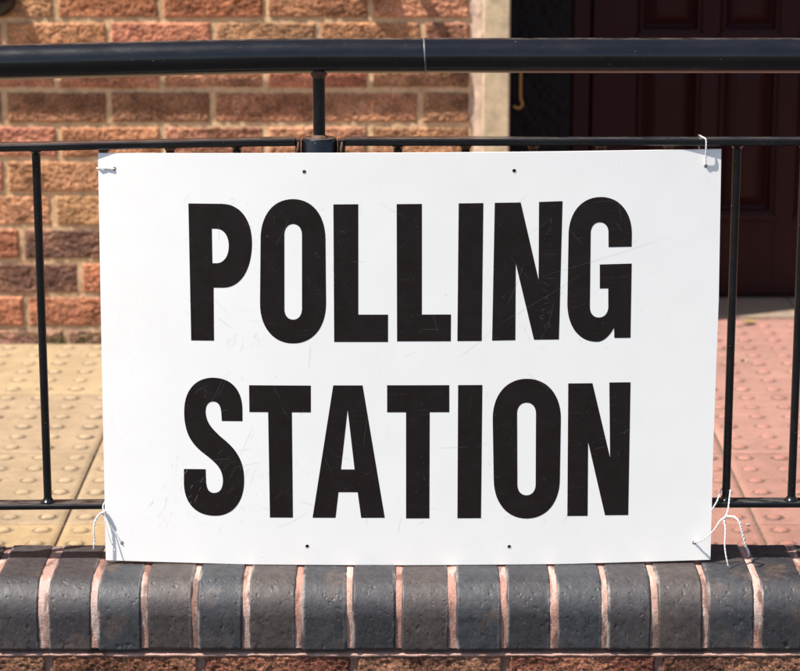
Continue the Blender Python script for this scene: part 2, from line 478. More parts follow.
# low wall brickwork under the coping
mb = MB(); mm = MB(); rr = random.Random(5)
reds = [(.14, .062, .038), (.17, .060, .037), (.11, .064, .036), (.18, .075, .042)]
for row in range(4):
    z1 = -.0490 - row * .075; z0 = z1 - .065
    off = 0 if row % 2 == 0 else .1125
    for k in range(-6, 7):
        x0 = -.5195 + k * .2256 + off + .003; x1 = x0 + .2196
        if x1 < -1.1 or x0 > 1.2: continue
        hi = row == 0 and -.8 < x0 < .8
        brick_face(mb, max(x0, -1.1), min(x1, 1.2), z0, z1, 3.3885, reds[rr.randrange(4)], *( (110, 34) if hi else (10, 6)), seed=k + row * 31 + 50, amp=.8)
X, Z = np.meshgrid(np.linspace(-1.1, 1.2, 300), np.linspace(-.36, -.056, 60), indexing='ij')
Y = 3.3930 + (fbm(X * 80, Z * 80, 3, 4) - .5) * .003
mm.grid(X, Y, Z, (np.array((.26, .15, .115)) * (.6 + .7 * fbm(X * 60, Z * 60, 5)[..., None])).reshape(-1, 3), flip=True)
mm.box(-1.1, 1.2, 3.402, 3.57, -.40, -.045, (.3, .2, .15))
mb.build('brickwork', M_brick, low); mm.build('mortar', M_mortar, low)

# ================================================================ HOUSE
house = thing('brick_house', 'rustic orange and red brick house front with cream stone jamb and dark panelled door', 'house')
mb = MB(); mm = MB(); rr = random.Random(21)
OR = (.40, .178, .096); YO = (.42, .198, .105); RD = (.37, .145, .078); PK = (.38, .160, .092); DK = (.15, .078, .060); BR = (.30, .135, .072); MV = (.25, .135, .095)
phase = {0: -.7315, 1: -.8166, 2: -.6964, 3: -.821, 4: -.749, 5: -.849, 6: -.733, 7: -.846, 8: -.732, 9: -.842, 10: -.7305}
spec = {0: [MV, MV, MV], 1: [PK, RD, PK, RD], 2: [DK, RD, OR], 3: [RD, DK, DK], 4: [OR, YO, OR], 5: [PK, OR, RD, OR],
        6: [PK, OR, PK, OR], 7: [MV, BR, BR, BR, OR], 8: [PK, RD, OR, RD, BR], 9: [PK, OR, PK, YO, OR], 10: [YO, RD, RD, BR, YO]}
PW = .2225; XR = .149
def wall_bricks(xa, xb, z_lo, z_hi, face=YW):
    r = 0
    while True:
        z0 = (.0335 + .0745 * (r - 1)) + .0032 if r > 0 else -.03
        z1 = .0335 + .0745 * r - .0032
        if z0 > z_hi: break
        if z1 > z_lo:
            ph = phase.get(r, -.7305 if r % 2 == 0 else -.842)
            k0 = math.floor((xa - ph) / PW)
            k = k0
            while ph + k * PW < xb:
                x0 = max(ph + k * PW + .0038, xa); x1 = min(ph + (k + 1) * PW - .0038, xb)
                if x1 - x0 > .012:
                    cols = spec.get(r)
                    if cols and -1 <= k < len(cols) - 1: c = cols[k + 1]
                    else: c = rr.choice([OR, RD, PK, BR, YO, OR])
                    hi = -1.05 < x1 and x0 < .2 and z0 < .80
                    frac = (x1 - x0) / .2135
                    sag = rr.uniform(-.0008, .0008)
                    jy = rr.uniform(-.0015, .0015)
                    brick_face(mb, x0, x1, z0 + sag, z1 + sag, face + jy, [q * rr.uniform(.93, 1.07) for q in c],
                               max(int(120 * frac), 14) if hi else 5, 40 if hi else 4, seed=rr.random() * 90)
                k += 1
        r += 1
wall_bricks(-3.2, XR, 0, 3.1)
wall_bricks(1.42, 3.0, 0, 3.1)
wall_bricks(XR, 1.42, 2.35, 3.1)
def mortar_sheet(xa, xb, za, zb, nx, nz):
    X, Z = np.meshgrid(np.linspace(xa, xb, nx), np.linspace(za, zb, nz), indexing='ij')
    Y = YW + .0040 + (fbm(X * 75, Z * 75, 3, 4) - .5) * .0036
    base = np.array((.60, .395, .225)) * np.ones(X.shape + (1,))
    low_ = sstep(.30, .05, Z + (fbm(X * 6, Z * 6, 2) - .5) * .2)[..., None]
    base = base * (1 - low_ * .6) + np.array((.30, .20, .14)) * low_ * .6
    mm.grid(X, Y, Z, (base * (.75 + .5 * fbm(X * 60, Z * 60, 5)[..., None])).reshape(-1, 3), flip=True)
mortar_sheet(-1.1, XR + .004, -.03, .82, 420, 280)
mm.box(-3.2, -1.1, YW + .0045, YW + .01, -.03, 3.1, (.6, .45, .3)); mm.box(-1.1, XR, YW + .0045, YW + .01, .82, 3.1, (.6, .45, .3))
mm.box(1.42, 3.0, YW + .0045, YW + .01, -.03, 3.1, (.6, .45, .3)); mm.box(XR, 1.42, YW + .0045, YW + .01, 2.35, 3.1, (.6, .45, .3))
mm.box(-3.2, XR, YW + .010, 5.75, -.03, 3.1, (.5, .4, .3)); mm.box(1.42, 3.0, YW + .010, 5.75, -.03, 3.1, (.5, .4, .3)); mm.box(XR, 1.42, YW + .010, 5.75, 2.35, 3.1, (.5, .4, .3))
mb.build('brickwork', M_brick, house); mm.build('mortar', M_mortar, house)

# stone jamb beside the door, with its mortar bedding strip
m = MB(); m.bbox(.176, .234, YW - .010, 5.30, -.01, 2.20, .004); m.build('stone_jamb', M_stone, house)
m = MB(); m.bbox(1.33, 1.39, YW - .010, 5.30, -.01, 2.20, .004)
jb = m.build('stone_jamb', M_stone, house)
X, Z = np.meshgrid(np.linspace(XR - .006, .178, 16), np.linspace(-.01, 2.2, 500), indexing='ij')
Y = YW + .006 - sstep(XR, .177, X) * .013 + (fbm(X * 50, Z * 30, 3, 4) - .5) * .010
m = MB(); m.grid(X, Y, Z, flip=True); m.box(XR - .006, .178, YW + .012, 5.3, -.01, 2.2)
m.build('bedding_strip', M_render, house)
m = MB(); m.box(1.39, 1.42, YW - .002, 5.3, -.01, 2.2); m.build('bedding_strip', M_render, house)
m = MB(); m.bbox(.10, 1.47, YW - .012, 5.28, 2.20, 2.35, .004); m.build('lintel', M_stone, house)
# recess: side reveals, ceiling, dark wall next to the frame
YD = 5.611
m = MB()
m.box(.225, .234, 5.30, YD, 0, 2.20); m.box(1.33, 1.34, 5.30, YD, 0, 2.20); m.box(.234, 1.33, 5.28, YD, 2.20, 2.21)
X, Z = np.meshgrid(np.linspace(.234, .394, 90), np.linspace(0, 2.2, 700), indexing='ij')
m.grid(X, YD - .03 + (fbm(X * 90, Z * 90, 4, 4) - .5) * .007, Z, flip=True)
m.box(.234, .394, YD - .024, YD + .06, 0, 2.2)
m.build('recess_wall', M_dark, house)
# threshold stone
m = MB(); m.bbox(.236, .915, 5.418, YD + .05, -.03, .0035, .0015); m.bbox(.918, 1.33, 5.418, YD + .05, -.03, .0035, .0015)
m.build('threshold', M_step, house)
# door frame and door
m = MB()
m.box(.38, 1.34, YD + .051, YD + .06, 0, 2.2)  # added backing sheet behind the door, stops daylight showing through the gaps
m.bbox(.396, .436, YD - .035, YD + .05, .004, 2.19, .004)
m.bbox(1.285, 1.328, YD - .035, YD + .05, .004, 2.19, .004)
m.bbox(.436, 1.285, YD - .035, YD + .05, 2.10, 2.19, .004)
m.build('door_frame', M_wood, house)
m = MB()
dx0, dx1 = .444, 1.279
m.box(dx0, dx1, YD + .030, YD + .045, .012, 2.09)
xs = [(.549, .696), (.739, .876), (.925, 1.062), (1.098, 1.18)]
stiles = [(dx0, .549), (.696, .739), (.876, .925), (1.062, 1.098), (1.18, dx1)]
rails = [(.012, .203), (.572, .628), (1.25, 1.31), (1.98, 2.09)]
for a, b in stiles: m.bbox(a, b, YD, YD + .032, .012, 2.09, .003)
for a, b in rails:
    for (c_, d_) in xs: m.bbox(c_ - .002, d_ + .002, YD + .001, YD + .032, a, b, .003)
door = m.build('door', M_wood, house)
for a, b in xs:
    for (z0, z1) in ((.203, .572), (.628, 1.25), (1.31, 1.98)):
        p = MB()
        # bolection moulding, sloping margin and raised field
        def ring(i, y): return [(a + i, y, z0 + i), (b - i, y, z0 + i), (b - i, y, z1 - i), (a + i, y, z1 - i)]
        steps = [(0, YD + .003), (.004, YD - .004), (.010, YD - .003), (.015, YD + .012), (.022, YD + .018), (.040, YD + .008), (.044, YD + .006)]
        vs = []; fs = []
        for q in steps: vs += ring(*q)
        for q in range(len(steps) - 1):
            for e in range(4):
                fs.append((q * 4 + e, q * 4 + (e + 1) % 4, q * 4 + 4 + (e + 1) % 4, q * 4 + 4 + e))
        fs.append(tuple(range(len(vs) - 4, len(vs))))
        p.add(vs, fs); p.build('panel', M_wood, door)
    for z in (.203, .628):
        p = MB(); p.bbox(a - .002, b + .002, YD - .012, YD + .010, z - .010, z + .004, .003); p.build('weather_ledge', M_wood, door)
# brass cabin hook hanging on the dark wall
m = MB()
yh = YD - .046
m.tube(spline([(.2768, yh, .600), (.2768, yh, .55), (.277, yh, .487), (.281, yh, .4755), (.279, yh, .4655), (.270, yh, .4625), (.2615, yh, .467)], 8), .0026, 10)
m.tube([(.2768, yh + .02, .598), (.2768, yh - .004, .598)], .0035, 10)
m.tube([(.2768 + .006 * math.cos(q), yh, .604 + .006 * math.sin(q)) for q in np.linspace(0, 2 * math.pi, 16)], .0022, 8)
m.build('cabin_hook', M_brass, house)

# wall handrail just above the picture, with a rosette low at its left end
wr = thing('wall_handrail', 'black round handrail on brackets fixed to the orange brick house wall', 'handrail')
m = MB(); yr = YW - .065
m.tube([(-2.6, yr, .788), (-.01, yr, .788)] + [(-.01 + .04 * math.sin(q), yr + .04 - .04 * math.cos(q), .788) for q in np.linspace(.2, 1.57, 7)] + [(.03, YW, .788)], .0108, 20)
m.build('rail', M_paint, wr)
for bx in (-.852, -.070, -1.75):
    m = MB()
    zc = .752 if bx < -.5 else .80
    vs = []; fs = []; nn = 28
    pr = [(.040, .0), (.0405, .004), (.038, .009), (.030, .015), (.016, .020), (.0, .0215)]
    for (r_, d_) in pr:
        for q in range(nn):
            a = 2 * math.pi * q / nn; vs.append((bx + r_ * math.cos(a), YW - .002 - d_ * 1.6, zc + r_ * math.sin(a)))
    for p_ in range(len(pr) - 1):
        for q in range(nn): fs.append((p_ * nn + q, p_ * nn + (q + 1) % nn, (p_ + 1) * nn + (q + 1) % nn, (p_ + 1) * nn + q))
    m.add(vs, fs, (.5, .5, .5), True)
    m.tube(spline([(bx, YW - .01, zc), (bx, YW - .05, zc - .002), (bx, yr + .005, zc + .012), (bx, yr, .788)], 6), .0075, 12)
    m.build('bracket', M_paint, wr)

# ================================================================ RAILING
rail = thing('metal_railing', 'glossy black metal railing with fat round handrail standing on the blue coping', 'railing')
YR = 3.505
def drop(x, k=.022):
    d = max(0, -.12 - x)
    return k * (math.sqrt(d * d + .006) - math.sqrt(.006)) * 1.12
def tubex(xs, z, r, kk=.022, n=36):
    m = MB(); m.tube([(x, YR, z - drop(x, kk)) for x in xs], r, n); return m
m = tubex(list(np.linspace(-1.25, .0352, 30)), .8226, .0252); m.build('handrail', M_paint, rail, sharp=40)
m = tubex(list(np.linspace(.0362, 1.6, 12)), .8230, .0252); m.build('handrail', M_paint, rail, sharp=40)
m = MB(); m.tube([(.0340, YR, .8227), (.0357, YR, .8228), (.0374, YR, .8229)], [.0250, .0256, .0250], 36)
m.build('rail_joint', M_steel, rail)
def flat(xs, z0, z1, kk=.02):
    m = MB()
    y0, y1 = 3.490, 3.520; b = .0018
    sec = [(y0, z0 + b), (y0, z1 - b), (y0 + b, z1), (y1 - b, z1), (y1, z1 - b), (y1, z0 + b), (y1 - b, z0), (y0 + b, z0)]
    vs = []; fs = []; n = len(sec)
    for x in xs:
        for (y, z) in sec: vs.append((x, y, z - drop(x, kk)))
    for i in range(len(xs) - 1):
        for k in range(n): fs.append((i * n + k, (i + 1) * n + k, (i + 1) * n + (k + 1) % n, i * n + (k + 1) % n))
    fs += [tuple(range(n)), tuple(range((len(xs) - 1) * n, len(xs) * n))[::-1]]
    return m.add(vs, fs)
ZTR, ZBR = .7034, .1534
flat(list(np.linspace(-1.25, -.152, 22)), .6932, ZTR, .02).build('top_rail', M_paint, rail)
flat([-.0795, 1.6], .6932, ZTR).build('top_rail', M_paint, rail)
flat(list(np.linspace(-1.25, -.144, 22)), .1455, ZBR, .008).build('bottom_rail', M_paint, rail)
flat([-.0905, 1.6], .1455, ZBR).build('bottom_rail', M_paint, rail)
bars = [-.53 - .0985 * k for k in range(7, 0, -1)] + [-.53, -.4315, -.3345, -.2375, -.0029, .0956, .194, .2925, .391, .4905] + [.4905 + .0985 * k for k in range(1, 11)]
for x in bars:
    m = MB(); d1 = drop(x, .008); d2 = drop(x, .02)
    m.tube([(x, YR, .1530 - d1), (x, YR, .6936 - d2)], .0062, 20)
    m.build('bar', M_paint, rail, sharp=40)
    # weld fillets top and bottom
    m = MB()
    m.tube([(x, YR, .1534 - d1), (x, YR, .1555 - d1), (x, YR, .160 - d1)], [.0115, .0088, .0064], 16)
    m.build('weld', M_paint if random.Random(int(x * 1e4)).random() < .6 else M_weld, rail)
    m = MB()
    m.tube([(x, YR, .6875 - d2), (x, YR, .6912 - d2), (x, YR, .6936 - d2)], [.0064, .0088, .0112], 16)
    g = m.build('weld', M_paint if random.Random(int(x * 1e4)).random() < .45 else M_weld, rail)
# post: wide tube below, thin stub to the handrail, lugs that carry the rails
PXX = -.1173
m = MB(); m.tube([(PXX, YR, .058), (PXX, YR, .699), (PXX, YR, .7035)], [.0262, .0262, .0235], 36); m.build('post', M_paint, rail, sharp=40)
m = MB(); m.tube([(PXX, YR, .700), (PXX, YR, .803)], .0088, 24); m.build('post_stub', M_paint, rail, sharp=40)
m = MB(); m.tube([(PXX, YR, .703), (PXX, YR, .7045), (PXX, YR, .708)], [.014, .012, .009], 20)
m.build('weld', M_weld, rail); m = MB()
m.tube([(PXX, YR, .790), (PXX, YR, .797), (PXX, YR, .802)], [.009, .0125, .014], 20); m.build('weld', M_weld, rail)
for (a, b) in ((-.1520, -.1445), (-.0905, -.0795)):
    for (z0, z1) in ((.672, .7015), (.135, .158)):
        m = MB(); m.bbox(a, b, 3.494, 3.516, z0, z1, .0015); m.build('lug', M_paint, rail)
    m = MB(); m.tube([((a + b) / 2, 3.4935, .676), ((a + b) / 2, 3.4915, .688), ((a + b) / 2 + .001, 3.4935, .699)], [.0012, .0022, .0012], 8); m.build('weld', M_weld, rail)
for px_ in (1.15,):
    m = MB(); m.tube([(px_, YR, .058), (px_, YR, .80)], .0262, 30); m.build('post', M_paint, rail, sharp=40)

# ================================================================ SIGN
def sign_y(x, z):
    v = min(max((z - .06) / .625, 0), 1)
    k = .5 + .5 * v
    d = x + .05
    a = .079 if d > 0 else .128
    return 3.4752 + a * d * d * k
sign = thing('polling_sign', 'large white rectangular sign reading POLLING STATION in tall black capitals, tied to the railing', 'sign')
outline = [(-.4385, .6825), (-.1449, .6850), (.1449, .6862), (.4665, .6880), (.4690, .4655), (.4670, .2500), (.4675, .0655), (.2412, .0612), (.0, .0605), (-.2261, .0612), (-.4430, .0650), (-.4410, .3899)]
holes = [(-.4148, .6598), (-.1384, .658), (.1653, .659), (.4442, .6637), (-.4178, .0925), (-.1391, .0900), (.1639, .0890), (.4421, .0926)]
def shaped(polys, name, mat, parent, off, thick, step=.022, bevel=None):
    bm = bmesh.new()
    edges = []
    for pl in polys:
        vs = [bm.verts.new((p[0], 0, p[1])) for p in pl]
        for i in range(len(vs)): edges.append(bm.edges.new((vs[i], vs[(i + 1) % len(vs)])))
    bmesh.ops.triangle_fill(bm, use_beauty=True, use_dissolve=False, edges=edges, normal=(0, -1, 0))
    xs = [p[0] for p in polys[0]]; zs = [p[1] for p in polys[0]]
    k = math.floor(min(xs) / step)
    while k * step < max(xs):
        bmesh.ops.bisect_plane(bm, geom=bm.verts[:] + bm.edges[:] + bm.faces[:], plane_co=(k * step + .0001, 0, 0), plane_no=(1, 0, 0), dist=1e-6); k += 1
    k = math.floor(min(zs) / (step * 3))
    while k * step * 3 < max(zs):
        bmesh.ops.bisect_plane(bm, geom=bm.verts[:] + bm.edges[:] + bm.faces[:], plane_co=(0, 0, k * step * 3 + .0001), plane_no=(0, 0, 1), dist=1e-6); k += 1
    bmesh.ops.recalc_face_normals(bm, faces=bm.faces[:])
    if bm.faces[0].normal.y > 0: bmesh.ops.reverse_faces(bm, faces=bm.faces[:])
    front = bm.faces[:]
    for v in bm.verts: v.co.y = sign_y(v.co.x, v.co.z) - off
    r = bmesh.ops.extrude_face_region(bm, geom=front, use_keep_orig=True)
    ev = [g for g in r['geom'] if isinstance(g, bmesh.types.BMVert)]
    for v in ev: v.co.y += thick
    bmesh.ops.reverse_faces(bm, faces=[g for g in r['geom'] if isinstance(g, bmesh.types.BMFace)])
    me = bpy.data.meshes.new(name); bm.to_mesh(me); bm.free()
    for p in me.polygons: p.use_smooth = True
    me.set_sharp_from_angle(angle=R(30))
    me.materials.append(mat)
    o = bpy.data.objects.new(name, me); C.objects.link(o); o.parent = parent
    return o
hp = [[(hx + .0024 * math.cos(a), hz + .0024 * math.sin(a)) for a in np.linspace(0, 2 * math.pi, 15)[:-1]] for hx, hz in holes]
shaped([outline] + hp, 'board', M_sign, sign, 0, .003)
for (hx, hz) in holes:      # eyelet tube lining each tie hole
    m = MB(); y = sign_y(hx, hz)
    vs = []; fs = []; n = 16
    for yy, r_ in ((y - .0003, .0024), (y - .0003, .0027), (y + .004, .0027), (y + .004, .0020), (y + .0006, .0020)):
        for q in range(n): a = 2 * math.pi * q / n; vs.append((hx + r_ * math.cos(a), yy, hz + r_ * math.sin(a)))
    for p in range(4):
        for q in range(n): fs.append((p * n + q, p * n + (q + 1) % n, (p + 1) * n + (q + 1) % n, (p + 1) * n + q))
    m.add(vs, fs); m.build('tie_hole', M_rim, sign)
